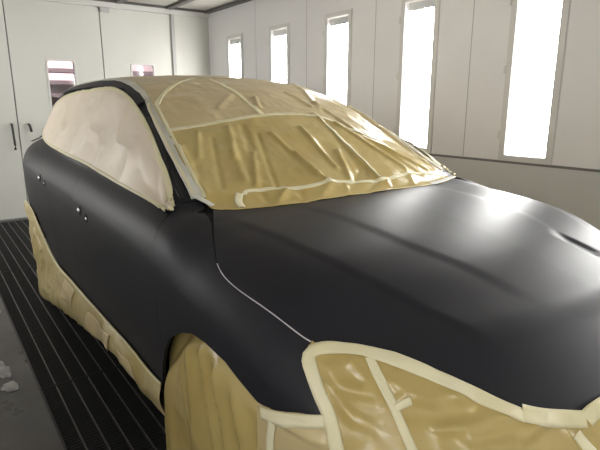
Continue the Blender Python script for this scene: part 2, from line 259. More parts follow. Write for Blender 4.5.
# ------------------------------------------------------------------ the body skin (surface nets over F)
H0=.016
ax=np.arange(-3.80,1.0,H0);ay=(np.arange(66)-2)*H0+H0/2*0;az=np.arange(.14,1.74,H0)
ay=np.concatenate([-(ay[3:][::-1]),ay[2:]]) if False else np.arange(-65,66)*H0
hy=ay[65:]
G=np.empty((len(ax),len(hy),len(az)))
for i0 in range(0,len(ax),40):
    X_,Y_,Z_=np.meshgrid(ax[i0:i0+40],hy,az,indexing='ij');G[i0:i0+40]=F(X_,Y_,Z_)
G=np.concatenate([G[:,:0:-1,:],G],1)
def nets(G,axs):
    ins=G<0;nx,ny,nz=G.shape
    cnt=np.zeros((nx-1,ny-1,nz-1),np.int8)
    for a in (0,1):
        for b in (0,1):
            for c in (0,1): cnt+=ins[a:nx-1+a,b:ny-1+b,c:nz-1+c]
    act=np.argwhere((cnt>0)&(cnt<8));idx=np.full(cnt.shape,-1,np.int64);idx[tuple(act.T)]=np.arange(len(act))
    acc=np.zeros((len(act),3));n=np.zeros(len(act))
    cor=[(a,b,c) for a in (0,1) for b in (0,1) for c in (0,1)]
    for p in cor:
        for d in range(3):
            if p[d]: continue
            q=list(p);q[d]=1
            v0=G[act[:,0]+p[0],act[:,1]+p[1],act[:,2]+p[2]];v1=G[act[:,0]+q[0],act[:,1]+q[1],act[:,2]+q[2]]
            m=(v0<0)!=(v1<0);t=np.where(m,v0/np.where(m,v0-v1,1),0)
            pos=np.tile(np.array(p,float),(len(act),1));pos[:,d]+=t
            acc[m]+=pos[m];n[m]+=1
    V=(act+acc/n[:,None])*H0+np.array([axs[0][0],axs[1][0],axs[2][0]])
    Q=[]
    for d in range(3):
        sl0=[slice(None)]*3;sl1=[slice(None)]*3;sl0[d]=slice(0,-1);sl1[d]=slice(1,None)
        ch=np.argwhere(ins[tuple(sl0)]!=ins[tuple(sl1)])
        u,w=[(1,2),(2,0),(0,1)][d]
        ch=ch[(ch[:,u]>0)&(ch[:,w]>0)&(ch[:,u]<G.shape[u]-1)&(ch[:,w]<G.shape[w]-1)]
        s=ins[tuple(sl0)][tuple(ch.T)]
        def cell(du,dw):
            c=ch.copy();c[:,u]-=du;c[:,w]-=dw;return idx[tuple(c.T)]
        q=np.stack([cell(1,1),cell(0,1),cell(0,0),cell(1,0)],1)
        q[~s]=q[~s][:,::-1];Q.append(q)
    return V,np.vstack(Q)
BV,BQ=nets(G,(ax,ay,az));del G
BV=project(BV,5)
def subdivide(V,Q):
    E=np.sort(np.stack([Q,np.roll(Q,-1,1)],-1).reshape(-1,2),1)
    U,inv=np.unique(E,axis=0,return_inverse=True);inv=inv.reshape(-1,4)
    n0=len(V);V2=np.vstack([V,(V[U[:,0]]+V[U[:,1]])/2,V[Q].mean(1)])
    e=n0+inv;c=n0+len(U)+np.arange(len(Q))
    Q2=np.vstack([np.stack([Q[:,k],e[:,k],c,e[:,k-1]],1) for k in range(4)])
    return V2,Q2
def clip(V,polys,f):
    """keep f<=0"""
    d=f(V);V=list(V);out=[];cache={}
    def cut(a,b):
        k=(a,b) if a<b else (b,a)
        if k not in cache:
            t=d[a]/(d[a]-d[b]);cache[k]=len(V);V.append(V[a]+t*(V[b]-V[a]))
        return cache[k]
    for p in polys:
        ds=[d[i] for i in p]
        if max(ds)<=0: out.append(p);continue
        if min(ds)>0: continue
        q=[]
        for i in range(len(p)):
            a,b=p[i],p[(i+1)%len(p)]
            if d[a]<=0:q.append(a)
            if (d[a]<=0)!=(d[b]<=0):q.append(cut(a,b))
        if len(q)>2: out.append(q)
    return np.array(V),out
def main_pieces(polys,nv):
    """drop stray flakes left by the cutting"""
    par=list(range(nv))
    def find(a):
        while par[a]!=a: par[a]=par[par[a]];a=par[a]
        return a
    for p in polys:
        r=find(p[0])
        for i in p[1:]: par[find(i)]=r
    cnt={}
    for p in polys: k=find(p[0]);cnt[k]=cnt.get(k,0)+1
    lim=.08*max(cnt.values());return [p for p in polys if cnt[find(p[0])]>=lim]
def compact(V,polys):
    used=np.unique(np.concatenate([np.array(p) for p in polys]));mp=np.full(len(V),-1);mp[used]=np.arange(len(used))
    return V[used],[[int(mp[i]) for i in p] for p in polys]
def patch(name,fs,m,parent,side=0,off=0.,th=.006,sub=0,disp=None,cn=True):
    keep=np.ones(len(BQ),bool)
    if side: keep&=(BV[BQ][:,:,1].mean(1)*side>0)
    dv=np.max([f(BV) for f in fs],0)
    keep&=(dv[BQ].min(1)<=.012)
    V,Q=BV,BQ[keep]
    V,polys=compact(V,[list(q) for q in Q]);Q=np.array(polys)
    for _ in range(sub): V,Q=subdivide(V,Q);V=project(V,2)
    polys=[list(map(int,q)) for q in Q]
    for f in fs: V,polys=clip(V,polys,f)
    polys=main_pieces(polys,len(V))
    V,polys=compact(V,polys);V=project(V,2)
    N=normals(V);h=off+(disp(V) if disp is not None else 0.)
    P=V+N*(np.asarray(h)*np.ones(len(V)))[:,None]
    ed={}
    for p in polys:
        for i in range(len(p)):
            a,b=p[i],p[(i+1)%len(p)];ed[(a,b)]=ed.get((a,b),0)+1
    bd=[e for e in ed if (e[1],e[0]) not in ed]
    VV=list(P);FF=list(polys);nm=[]
    for p in polys: nm+= [tuple(N[i]) for i in p]
    c={}
    for a,b in bd:
        for k in (a,b):
            if k not in c: c[k]=len(VV);VV.append(P[k]-N[k]*th)
        FF.append((b,a,c[a],c[b]))
        w=np.cross(P[a]-P[b],-N[a]);l=np.linalg.norm(w);w=w/l if l>1e-9 else N[a];nm+=[tuple(w)]*4
    use=cn and disp is None
    o=mesh_obj(name,VV,FF,m,parent,smooth=True,cn=nm if use else None)
    if m=='primer':
        o.data.materials.append(M['dark']);o.data.polygons.foreach_set('material_index',[0]*len(polys)+[1]*len(bd))
    return o
def strip(name,pts,width,m,parent,off=.005,step=.012,closed=False,th=.0015,jit=.06,mirror=False,disp=None,wfun=None):
    P=spline2(np.array(pts,float),10,closed)
    L=np.r_[0,np.cumsum(np.linalg.norm(np.diff(P,axis=0),axis=1))];n=max(int(L[-1]/step),3)
    s=np.linspace(0,L[-1],n);P=np.stack([np.interp(s,L,P[:,k]) for k in range(3)],1)
    P=project(P,6);T=np.gradient(P,axis=0);N=normals(P,.012);B=np.cross(N,T);B/=np.linalg.norm(B,axis=1,keepdims=True)+1e-9
    w=np.full(n,width) if wfun is None else wfun(np.linspace(0,1,n))
    w=w*(1+jit*np.sin(s*23+1.3)*np.sin(s*9.1))
    C5=[-.5,-.25,0,.25,.5];V=[]
    for k in C5:
        R=project(P+B*(w*k)[:,None],4);V.append(R+normals(R,.008)*(off+(0 if disp is None else disp(R*np.array([1,-1 if mirror else 1,1])))+.0006*np.sin(s*90+k*9))[:,None])
    V=np.array(V);up=V.reshape(-1,3);low=up-np.tile(N,(5,1))*th
    A=np.vstack([up,low]);m5=5*n;FF=[]
    for j in range(4):
        for i in range(n-1):
            a=j*n+i;FF.append((a,a+1,a+n+1,a+n));FF.append((m5+a,m5+a+n,m5+a+n+1,m5+a+1))
    for i in range(n-1):
        FF.append((i,m5+i,m5+i+1,i+1));a=4*n+i;FF.append((a,a+1,m5+a+1,m5+a))
    if mirror: A=A*[1,-1,1];FF=[f[::-1] for f in FF]
    return mesh_obj(name,A,[f[::-1] for f in FF] if False else FF,m,parent,smooth=True)
def vnoise(P,seed=0):
    """smooth value noise, -1..1"""
    P=np.asarray(P,float);i=np.floor(P).astype(np.int64);f=P-i;f=f*f*(3-2*f);o=0
    for a in (0,1):
        for b in (0,1):
            for c in (0,1):
                h=(i[:,0]+a)*374761393+(i[:,1]+b)*668265263+(i[:,2]+c)*2147483647+seed*1274126177
                h=(h^(h>>13))*1274126177;h=(h^(h>>16))&0xffff
                o=o+(h/32767.5-1)*np.where(a,f[:,0],1-f[:,0])*np.where(b,f[:,1],1-f[:,1])*np.where(c,f[:,2],1-f[:,2])
    return o
def ridge(P,seed=0): return (1-np.abs(vnoise(P,seed))*2.2).clip(-.5,1)
def creases(P2,lines,amp,w):
    """sum of narrow ridges along 2-D polylines"""
    o=np.zeros(len(P2))
    for k,l in enumerate(lines):
        l=np.array(l);d=line_d(l,P2[:,0],P2[:,1])
        sg=1 if k%3 else -.8
        o=o+sg*amp*(.7+.5*((k*37)%10)/10)*np.exp(-(d/(w*(.7+.7*((k*53)%10)/10)))**2)
    return o
# ------------------------------------------------------------------ the car
car=tag(empty('car',(-1.4,0,0)),'black primed car with windows, headlights and wheels masked in yellow paper','car')
for_inv=Matrix.Translation((1.4,0,0))
A2=lambda V:(V[:,0],np.abs(V[:,1]));XZ=lambda V:(V[:,0],V[:,2])
def inpoly(P,pr,shrink=.001):
    P=np.array(P,float);return lambda V:poly_sd(P,*pr(V))+shrink
def outpoly(P,pr,grow=.002):
    P=np.array(P,float);return lambda V:-poly_sd(P,*pr(V))+grow
xy=lambda n:[(p[0],abs(p[1])) for p in CV[n]]
xz=lambda n:[(p[0],p[2]) for p in CV[n]]
he3=project(spline2(np.array(CV['hoodedge']),5),6);he_xy=[(p[0],abs(p[1])) for p in he3];he_xz=[(p[0],p[2]) for p in he3]
lu=xy('lampup');lu_s=[tuple(p) for p in spline2(np.array(lu[:8]),4)]+lu[8:11]+[(.735,.30),(.742,.15),(.745,0)]
ws=[(-.403,0),(-.404,.10)]+[(-.404,.366),(-.43,.53),(-.448,.613),(-.478,.68),(-.500,.699)]
wspine=ws[::-1]   # edge -> centre
hood_half=he_xy+lu_s
hood_poly=hood_half+[(x,-y) for x,y in hood_half[::-1][1:]]
HOODP=he_xy+lu_s+[(.745,-.5),(-.40,-.5),(-.403,0)]+ws[1:]       # in (x,|y|)
in_hood=inpoly(HOODP,A2);zhi=lambda V:.6-V[:,2]
fgap=xz('fgap');arch=xz('arch')[2:]
fen_low=xz('fenlow')[::-1];lamp_low=xz('lamplow')[:4]
COWL=[(-.584,1.089),(-.60,1.12),(-.57,1.130),(-.542,1.115),(-.507,1.102)]
FEND=COWL+he_xz+[xz('lampup')[0]]+lamp_low+fen_low+arch[::-1]+fgap[::-1][1:-1]
in_f=inpoly(FEND,XZ)
BELT=[(-.584,1.089),(-.773,1.114),(-1.161,1.135),(-1.688,1.167),(-2.457,1.193),(-3.043,1.226),(-3.6,1.262)]
dgap=[(-1.69,1.175),(-1.69,1.04),(-1.715,.79),(-1.79,.55),(-1.84,.418)]
rgap=[(-2.63,1.21),(-2.652,1.083),(-2.688,.929),(-2.80,.715)]
rarch=[(-2.861,.724),(-3.015,.751),(-3.2,.769)]
FDOOR=BELT[:3]+[(-1.688,1.167)]+dgap[1:]+[(-.55,.430)]+fgap[::-1][:-1]
RDOOR=[(-1.688,1.167),BELT[4],(-2.635,1.203)]+rgap[1:]+[(-2.646,.594),(-2.427,.435)]+dgap[::-1][:-1]
QUART=[(-2.635,1.203),BELT[5],(-3.5,1.254),(-3.5,.2),(-3.36,.2),(-3.33,.5),(-3.27,.70)]+rarch[::-1]+rgap[::-1][:-1]
WSP=[(-.500,.699),(-.542,.706),(-.567,.698),(-.658,.694),(-.821,.682),(-1.048,.649),(-1.243,.617),(-1.5,.572),(-1.75,.56),(-2.2,.558),(-3.0,.56),(-3.36,.55)]
WSPOLY=WSP+[(-3.36,-.3),(-.42,-.3)]+ws[:-1]
in_w=inpoly(WSPOLY,A2,0);
FRAMEP=[(-.584,1.092),(-.60,1.122),(-.57,1.132),(-.5,1.14),(-.5,1.85),(-3.5,1.85),(-3.5,1.256)]+BELT[::-1][1:-1]
in_fr=inpoly(FRAMEP,XZ)
g_green=lambda V:.5-V[:,2]
hood=patch('hood',[in_hood,zhi],'primer',car,th=.012,sub=1)
hood['label']='satin black hood with two raised creases and a thin pale line along its edge'
for s,nm in ((-1,''),(1,'')):
    patch('fender',[in_f],'primer',car,s,th=.012,sub=1)
    fd=patch('front_door',[inpoly(FDOOR,XZ)],'primer',car,s,th=.012)
    rd=patch('rear_door',[inpoly(RDOOR,XZ)],'primer',car,s,th=.012)
    patch('quarter_panel',[inpoly(QUART,XZ)],'primer',car,s,th=.012)
    patch('sill_panel',[inpoly([(-2.42,.40),(-.55,.40),(-.55,.22),(-2.42,.22)],XZ)],'dark',car,s,th=.01)
    patch('window_frame',[in_fr,outpoly(WSPOLY,A2,0)],'primer',car,s,th=.01,sub=1)
    # taken-off door handles: dark openings with bare metal pieces showing
    for d,(h1,h2) in ((fd,((-1.505,.960),(-1.385,.942))),(rd,((-2.49,1.013),(-2.36,.995)))):
        for (hx,hz),r in ((h1,.026),(h2,.023)):
            V,Fc=[],[]
            for k in range(20):
                a=2*math.pi*k/20;V.append((hx+1.25*r*math.cos(a),s*.94,hz+r*math.sin(a)))
            V=np.array(V+[(hx,s*.94,hz)]);V=project(V,5);V=V+normals(V)*.0015
            mesh_obj('handle_opening',V,[(k,(k+1)%20,20) for k in range(20)],'dark',d)
        for (hx,hz),r in ((h1,.015),(h2,.009)):
            b=Box();P=project(np.array([[hx-(.012 if r>.01 else -.008),s*.94,hz]]),5)[0]
            bmesh.ops.create_uvsphere(b.bm,u_segments=14,v_segments=8,radius=r,matrix=Matrix.Translation(tuple(P+np.array([0,s*.004,0])))@Matrix.Diagonal((1.3,.6,1,1)))
            o=b.obj('handle_bracket','steel',d,True);o['label']='bare metal bracket in the handle opening'
        # raised rail strip along the roof edge
    RAIL=[(-3.02,1.578),(-2.67,1.606),(-2.239,1.619),(-1.908,1.608),(-1.623,1.573),(-1.447,1.529),(-1.335,1.490),(-1.352,1.470),(-1.39,1.487)]
    low=[(-1.46,1.512),(-1.63,1.556),(-1.86,1.577),(-2.256,1.584),(-2.70,1.577),(-3.02,1.556)]
    patch('roof_rail',[inpoly(RAIL+low,XZ,0),outpoly(WSPOLY,A2,0)],'primer',car,s,off=.014,th=.014,sub=1)
patch('tailgate',[lambda V:V[:,0]+3.504,lambda V:.2-V[:,2]],'primer',car)
# inner shell behind the gaps, open at the wheel arches
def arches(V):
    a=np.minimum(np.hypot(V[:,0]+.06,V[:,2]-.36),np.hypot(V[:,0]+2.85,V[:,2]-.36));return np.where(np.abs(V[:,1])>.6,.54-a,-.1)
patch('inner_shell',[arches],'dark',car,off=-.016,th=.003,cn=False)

# ---- masking paper on the glass
wl=[[p[:2] for p in l] for l in CV['wrinkle']]
WSL=np.array(ws)
def wsd(V):
    P2=V[:,:2];o=creases(P2,wl,.011,.015)
    q=V*[3.5,5,3.5];o=o+.0045*vnoise(q+7,1)+.0035*ridge(V*[8,6,8]+3,2)+.0015*ridge(V*19,41)
    e=sst(0,.09,line_d(WSL,V[:,0],np.abs(V[:,1])));return np.maximum(o,-.006)*(.25+.75*e)-.006*(1-e)
seamC=[(p[0],p[1]) for p in CV['seamC']]
SC_=[(-1.02,-.9)]+seamC+[(-.72,.52),(-.66,.62),(-.60,.9)]
LOWW=[tuple(p) for p in SC_]+[(-.2,.9),(-.2,-.9)]
raw=lambda V:(V[:,0],V[:,1])
lowp=patch('windscreen_paper',[in_w,g_green,inpoly(LOWW,raw,-.004)],'paper',car,off=.010,th=.003,sub=1,disp=wsd)
UP=[tuple(p) for p in SC_]+[(-1.3,.9),(-1.62,.9),(-1.62,-.9)]
upp=patch('upper_windscreen_paper',[in_w,g_green,inpoly(UP,raw,-.004)],'paper2',car,off=.010,th=.003,sub=1,disp=wsd)
rfp=patch('roof_paper',[in_w,g_green,lambda V:V[:,0]+1.60],'paper2',car,off=.010,th=.003,sub=1,disp=lambda V:.004*vnoise(V*[3,4,3],5)+.002*ridge(V*6,6)-.001)
PL=[p for p in CV['tape']][4:]
pil=[(-1.30,-.612,1.487),(-1.243,-.628,1.46),(-1.08,-.655,1.38),(-.93,-.677,1.305),(-.80,-.694,1.24),(-.66,-.710,1.17),(-.575,-.722,1.13)]
for mi,pr in ((False,lowp),(True,lowp)):
    strip('pillar_tape',pil,.058,'tapew',pr,off=.0125,mirror=mi,wfun=lambda t:.040+.010*t)
    strip('pillar_tape_overlap',[(p[0]-.006,p[1]-.010,p[2]-.004) for p in pil],.010,'tape',pr,off=.0145,mirror=mi)
    strip('pillar_tape_edge',[(p[0]+.010,p[1]+.022,p[2]) for p in pil],.014,'tape',pr,off=.0135,disp=wsd,mirror=mi)
    strip('roof_edge_tape',[(-3.3,-.575,1.585),(-2.84,-.585,1.61),(-2.36,-.572,1.635),(-2.0,-.57,1.63),(-1.75,-.575,1.605),(-1.5,-.588,1.545),(-1.34,-.608,1.50),(-1.26,-.622,1.465)],.040,'tapew',rfp,off=.013,disp=None,mirror=mi)
strip('seam_tape',[tuple(p) for p in CV['seamC']],.026,'tape',lowp,off=.0125,disp=wsd)
sA=[tuple(p) for p in CV['seamA']]+[tuple(p) for p in CV['seamB'][1:]]
strip('curved_seam_tape',sA,.028,'tape',upp,off=.0125,disp=wsd)
sD=[(-.52,-.55,1.14)]+[tuple(p) for p in CV['seamD'][1:6]]+[(-.53,.56,1.12),(-.52,.66,1.11)]
strip('base_tape',sD,.020,'tape',lowp,off=.0125,disp=wsd)
strip('long_fold_tape',[tuple(p) for p in CV['seamE']],.020,'tape',lowp,off=.0125,disp=wsd)
strip('corner_tape',[(-.535,-.565,1.14),(-.50,-.59,1.12),(-.455,-.60,1.10)],.030,'tape',lowp,off=.0135,disp=wsd)
strip('cowl_tape',[(-.60,-.735,1.14),(-.565,-.716,1.125),(-.54,-.70,1.118),(-.518,-.690,1.108)],.020,'tapew',lowp,off=.0125,disp=wsd)
strip('far_corner_tape',[(-.42,.45,1.105),(-.455,.58,1.10),(-.48,.66,1.10),(-.50,.72,1.10)],.030,'tapew',lowp,off=.0125,disp=wsd)
# side windows
WIN=[tuple(p) for p in spline2(np.array(xz('window')),4,True)]
WIN=[(x,z) for x,z in WIN]
def sided(V):
    o=.009*vnoise(V*[2.2,3,3.2]+2,8)+.009*ridge(V*[4,4,5]+9,9)+.002*ridge(V*[13,9,13],43)
    # gathers towards the lower front corner
    d=np.hypot(V[:,0]+.62,V[:,2]-1.10);a=np.arctan2(V[:,2]-1.10,-(V[:,0]+.62));return np.maximum(o+.010*np.exp(-(d/.30)**2)*np.sin(a*13),-.003)
for s in (-1,1):
    p=patch('side_window_paper',[inpoly(WIN,XZ,.004),outpoly(WSPOLY,A2,0),lambda V:1.0-V[:,2]],'cream',car,s,off=.007,th=.003,sub=1,disp=sided)
    w3=[tuple(q) for q in CV['window']]
    strip('window_border_tape',w3,.017,'tape',p,off=.0095,disp=sided,closed=True,mirror=(s>0))
    strip('wide_corner_tape',[(-.625,-.810,1.12),(-.70,-.785,1.175),(-.80,-.76,1.225),(-.90,-.745,1.27)],.022,'tape',p,off=.0105,disp=sided,mirror=(s>0))
    strip('pillar_trim',[(-.60,-.775,1.135),(-.70,-.762,1.18),(-.82,-.735,1.25),(-.99,-.705,1.33),(-1.2,-.668,1.42)],.012,'gloss',car,off=.008,mirror=(s>0),jit=0,step=.02)
# pale strip painted in as the light reflected along the hood gap
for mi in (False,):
    o=strip('hood_edge_glint',[tuple(p) for p in he3[8:-2]],.0030,'edge_glint',car,off=.0015,th=.001,jit=.2,mirror=mi)
# ---- front masking
def tri(V): return outpoly(HOODP,A2,-.001)(V)
nothood=lambda V:np.where(V[:,2]>.6,outpoly(HOODP,A2,-.001)(V),-.1)
notfend=outpoly(FEND,XZ,-.001)
inline=lambda V:-poly_sd(np.array([(xz('lampup')[0][0]-.01,1.05),xz('lampup')[0]]+lamp_low+[(.408,.735),(.435,.66),(.445,.62),(.0,.62),(.0,1.05)]),V[:,0],V[:,2])
frontx=lambda V:.19-V[:,0]
fl=[[(p[1],p[2]) for p in l] for l in CV['front_wrinkle']]
def frd(V):
    P2=V[:,1:]*1.0
    return creases(np.stack([-np.abs(V[:,1]),V[:,2]],1),fl,.009,.012)+.004*vnoise(V*[6,6,7]+4,11)+.004*ridge(V*[7,7,12],12)+.0015*ridge(V*22,42)
for s in (-1,1):
    lp=patch('headlight_paper',[frontx,nothood,notfend,inline,lambda V:.62-V[:,2],lambda V:.44-np.abs(V[:,1]),lambda V:V[:,2]-1.03],'paper',car,s,off=.008,th=.003,sub=1,disp=frd)
    mi=s>0
    strip('edge_tape',CV['t_edge'],.032,'tape',lp,off=.0115,disp=frd,mirror=mi)
    strip('cross_tape',CV['lamp_split'],.022,'tape',lp,off=.0115,disp=frd,mirror=mi)
    strip('short_tape',CV['lamp_cross'],.018,'tape',lp,off=.0125,disp=frd,mirror=mi)
    strip('lower_edge_tape',CV['t_low'],.024,'tape',lp,off=.0115,disp=frd,mirror=mi)
gp=patch('grille_paper',[frontx,nothood,lambda V:.62-V[:,2],lambda V:np.abs(V[:,1])-.443,lambda V:.3-V[:,0]],'paper',car,off=.009,th=.003,sub=1,disp=frd)
for mi in (False,True):
    strip('grille_corner_tape',CV['t_gc'],.040,'tape',gp,off=.0125,disp=frd,mirror=mi)
    strip('grille_edge_tape',CV['t_ge'],.036,'tape',gp,off=.0115,disp=frd,mirror=mi)
    strip('upright_tape',CV['t_up'],.030,'tape',gp,off=.0115,disp=frd,mirror=mi)
def not_head(V):
    h=np.max([inline(V),.62-V[:,2],nothood(V)],0)
    return -h
bumper=patch('bumper_paper',[frontx,nothood,notfend,not_head,lambda V:.24-V[:,2],lambda V:V[:,2]-.80],'paper2',car,off=.007,th=.003,sub=1,disp=frd)
for mi in (False,True):
    strip('bumper_top_tape',CV['t_bt'],.032,'tape',bumper,off=.0115,disp=frd,mirror=mi)
    strip('bumper_upright_tape',CV['t_bu'],.024,'tape',bumper,off=.0115,disp=frd,mirror=mi)

# ---- paper over the front wheels
WP=[(-.52,.07),(-.515,.30)]+xz('arch')[2:]+[(.20,.708),(.235,.66),(.25,.5),(.26,.3),(.26,.07)]
WPa=np.array(WP)
WPo=np.array([(-.56,.07),(-.56,.30),(-.54,.45),(-.53,.56),(-.485,.65),(-.40,.735),(-.29,.80),(-.13,.808),(.0,.79),(.112,.757),(.18,.728),(.235,.66),(.25,.5),(.26,.3),(.26,.07)])
def wheel_paper(s):
    gx_=np.arange(-.58,.28,.010);gz_=np.arange(.06,.83,.010);n,m=len(gx_),len(gz_)
    X_,Z_=np.meshgrid(gx_,gz_,indexing='ij');x=X_.ravel();z=Z_.ravel()
    V=np.stack([x,np.full_like(x,-.93),z],1)
    polys=[(i*m+j,(i+1)*m+j,(i+1)*m+j+1,i*m+j+1) for i in range(n-1) for j in range(m-1)]
    V,polys=clip(V,polys,lambda V:poly_sd(WPo,V[:,0],V[:,2]));V,polys=compact(V,polys)
    x,z=V[:,0],V[:,2];d=-poly_sd(WPa,x,z)
    dt=-poly_sd(np.array(WP[:-5]+[(.40,.75),(.40,.07)]),x,z)
    base=-.888-.038*sst(0,.06,dt+.06*sst(.6,.42,z)*sst(-.2,-.4,x))+.032*np.exp(-(np.hypot((x+.40)*1.2,z-.70)/.10)**2)+.02*sst(.12,.27,x)
    k=sst(.01,.10,dt)
    ple=k*(.024*vnoise(np.stack([x*7+z*1.2,z*1.1,x*0],1),21)+.014*ridge(np.stack([x*9+z*2.5,z*1.6,x*0],1),22)+.003*ridge(np.stack([x*20,z*9,x*0],1),23))
    y=np.maximum(base-ple-.004,-.96)
    V[:,1]=y*(1 if s<0 else -1)
    o=mesh_obj('wheel_paper',V,polys,'paper',car,smooth=True)
    sm=o.modifiers.new('thickness','SOLIDIFY');sm.thickness=.002;sm.offset=0
for s in (-1,1): wheel_paper(s)
# ---- paper skirts over the sills and rear wheels
def skirt(s,a,b,name):
    T=spline2(np.array(CV['skirt_top']),24);L=spline2(np.array(CV['skirt_low']),24);i0,i1=int(a*24),int(b*24)+1
    T=T[i0:i1];L=L[i0:i1];n=len(T);K=22;V=[]
    for k in range(K):
        t=k/(K-1);P=T*(1-t)+L*t;P=P.copy()
        P[:,1]-=.008+.022*math.sin(math.pi*min(t*1.0,1))*np.minimum(1,np.linalg.norm(T-L,axis=1)/.2)-.006*t
        V.append(P)
    V=np.array(V);sh=V.shape;q=V.reshape(-1,3)
    tt=np.minimum(1,np.repeat(np.arange(K),n)/(K-1)*5);q[:,1]+=tt*(-.009*vnoise(q*[5,1,9]+3,31)-.006*ridge(q*[8,1,13]+1,32)+.003)
    q[:,2]+=.006*vnoise(q*[14,1,5],33)*(np.repeat(np.arange(K),n)/(K-1))
    if s>0:q=q*[1,-1,1]
    o=mesh_obj(name,q,[(k*n+i,k*n+i+1,(k+1)*n+i+1,(k+1)*n+i) for k in range(K-1) for i in range(n-1)],'sheet',car,smooth=True)
    sm=o.modifiers.new('thickness','SOLIDIFY');sm.thickness=.002;sm.offset=0
    V=V*[1,1 if s<0 else -1,1]
    # tape band along the top edge
    E=[V[k]+[0,s*.004,0] for k in (0,1)];e=np.array(E).reshape(-1,3)
    t=mesh_obj('top_tape',e,[(k*n+i,k*n+i+1,(k+1)*n+i+1,(k+1)*n+i) for k in range(1) for i in range(n-1)],'tape',o,smooth=True)
    sm=t.modifiers.new('thickness','SOLIDIFY');sm.thickness=.0015;sm.offset=0
    return o,V
for s in (-1,1):
    o,V=skirt(s,0,4.4,'rear_wheel_paper')
    o2,V2=skirt(s,4.35,9,'sill_paper')
    # pieces of paper taped over the skirt
    for W_,ow,i0,i1,k0,k1 in ((V,o,62,80,3,7),(V2,o2,38,58,5,17),(V2,o2,66,80,8,19),(V2,o2,10,24,2,12)):
        q=W_[k0:k1,i0:i1]+[0,s*.006,0];a_,b_=q.shape[:2];sk=(np.arange(a_)*.012)[:,None];q=q.copy();q[:,:,0]+=sk-.03
        t=mesh_obj('paper_patch',q.reshape(-1,3),[(i*b_+j,i*b_+j+1,(i+1)*b_+j+1,(i+1)*b_+j) for i in range(a_-1) for j in range(b_-1)],'paper2',ow,smooth=True)
        sm=t.modifiers.new('thickness','SOLIDIFY');sm.thickness=.002;sm.offset=0
# ---- wheels behind the paper
for wx in (-.06,-2.83):
    for s in (-1,1):
        c=s*.79
        w=Box().lathe_y([(.22,-.10),(.33,-.11),(.352,-.08),(.36,-.04),(.36,.04),(.352,.08),(.33,.11),(.22,.10)],wx,c,.36).obj('wheel','rubber',car,True)
        Box().lathe_y([(.001,s*.05),(.08,s*.06),(.20,s*.05),(.222,s*.095),(.222,-s*.09),(.20,-s*.09),(.18,0),(.001,0)],wx,c,.36,32).obj('rim','rim',w,True)
for o in car.children: o.matrix_parent_inverse=for_inv

# ------------------------------------------------------------------ the booth
XB,YR,YL,XF,ZC=-6.3,2.22,-2.6,3.2,2.86
def bx(name,m,*b,parent=None,bev=0): return Box().box(*b,bev=bev).obj(name,m,parent)
# floor with two gratings sunk in it
GY0,GY1=-1.22,-.48
fl=Box().box(XB,XF,YL,GY0,-.12,0).box(XB,XF,GY1,-GY1,-.12,0).box(XB,XF,-GY0,YR,-.12,0).box(XB,XF,YL,YR,-.40,-.32)
struct(fl.obj('floor','concrete'))
pit=Box()
for s in (-1,1):
    y0,y1=sorted((s*1.218,s*.482));pit.box(XB,XF,y0,y1,-.318,-.30)
struct(pit.obj('trim_1','pit'))
def grate(x0,x1,y0,y1):
    b=Box();b.frame('x',0,0.0,0,0,0,0,0) if False else None
    for a,c in ((y0,y0+.012),(y1-.012,y1)): b.box(x0,x1,a,c,-.045,-.002)
    for a,c in ((x0,x0+.004),(x1-.004,x1)): b.box(a,c,y0+.012,y1-.012,-.045,-.002)
    n=int((x1-x0)/.022)
    for k in range(1,n):
        x=x0+(x1-x0)*k/n;b.box(x-.0025,x+.0025,y0+.012,y1-.012,-.042,-.004)
    return b
gl=(x for x in ())
edges=np.array([XB+.05,-3.95,-1.6,.75,XF-.05]);first=None
where=['by the back doors','beside the rear wheel','beside the front wheel','in front of the bumper']
def mk_grate(x0,x1):
    g=grate(0,x1-x0,0,GY1-GY0).obj('floor_grate','grate')
    b=Box()
    for k in range(1,9):
        y=(GY1-GY0)*k/9;b.box(.012,x1-x0-.012,y-.003,y+.003,-.040,-.001)
    b.obj('bearing_bar','bear',g)
    return g
for si,(yy,sd) in enumerate(((GY0,'car\'s papered near side'),(-GY1,'car\'s far side'))):
    for i,(a,b) in enumerate(zip(edges[:-1],edges[1:])):
        if si and i<7 and False: continue
        if first is None: g=first=mk_grate(a,b-.003)
        else:
            g=first.copy();COL.objects.link(g)
            for ch in first.children:
                c=ch.copy();COL.objects.link(c);c.parent=g
        g.location=(a,yy,0);g.scale=((b-a)/(edges[1]-edges[0]),1,1)
        tag(g,'dark steel floor grating %s, %s'%(where[i],sd),'floor grate','floor gratings beside the car')
# flat pale patches on the concrete beside the grating
def pale_blot(cx,cy,w,h,seed):
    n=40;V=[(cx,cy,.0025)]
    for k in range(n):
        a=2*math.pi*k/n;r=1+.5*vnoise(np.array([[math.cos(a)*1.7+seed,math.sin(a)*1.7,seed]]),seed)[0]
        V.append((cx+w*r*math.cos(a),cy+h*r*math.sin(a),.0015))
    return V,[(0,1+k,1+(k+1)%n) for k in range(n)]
for i,(cx,cy,w,h,l) in enumerate(((-2.98,-1.285,.10,.03,'small pale patch on the concrete at the grating edge'),(-1.93,-1.345,.10,.035,'pale flat patch on the grey floor, farther of two'),(-1.72,-1.345,.06,.03,'pale flat patch on the grey floor, nearer of two'))):
    V,Fc=pale_blot(cx,cy,w,h,i+3);o=mesh_obj('pale_patch',V,Fc,'pale_blot');sm=o.modifiers.new('t','SOLIDIFY');sm.thickness=.002;sm.offset=1
    tag(o,l,'paper scrap','pale patches on the floor')

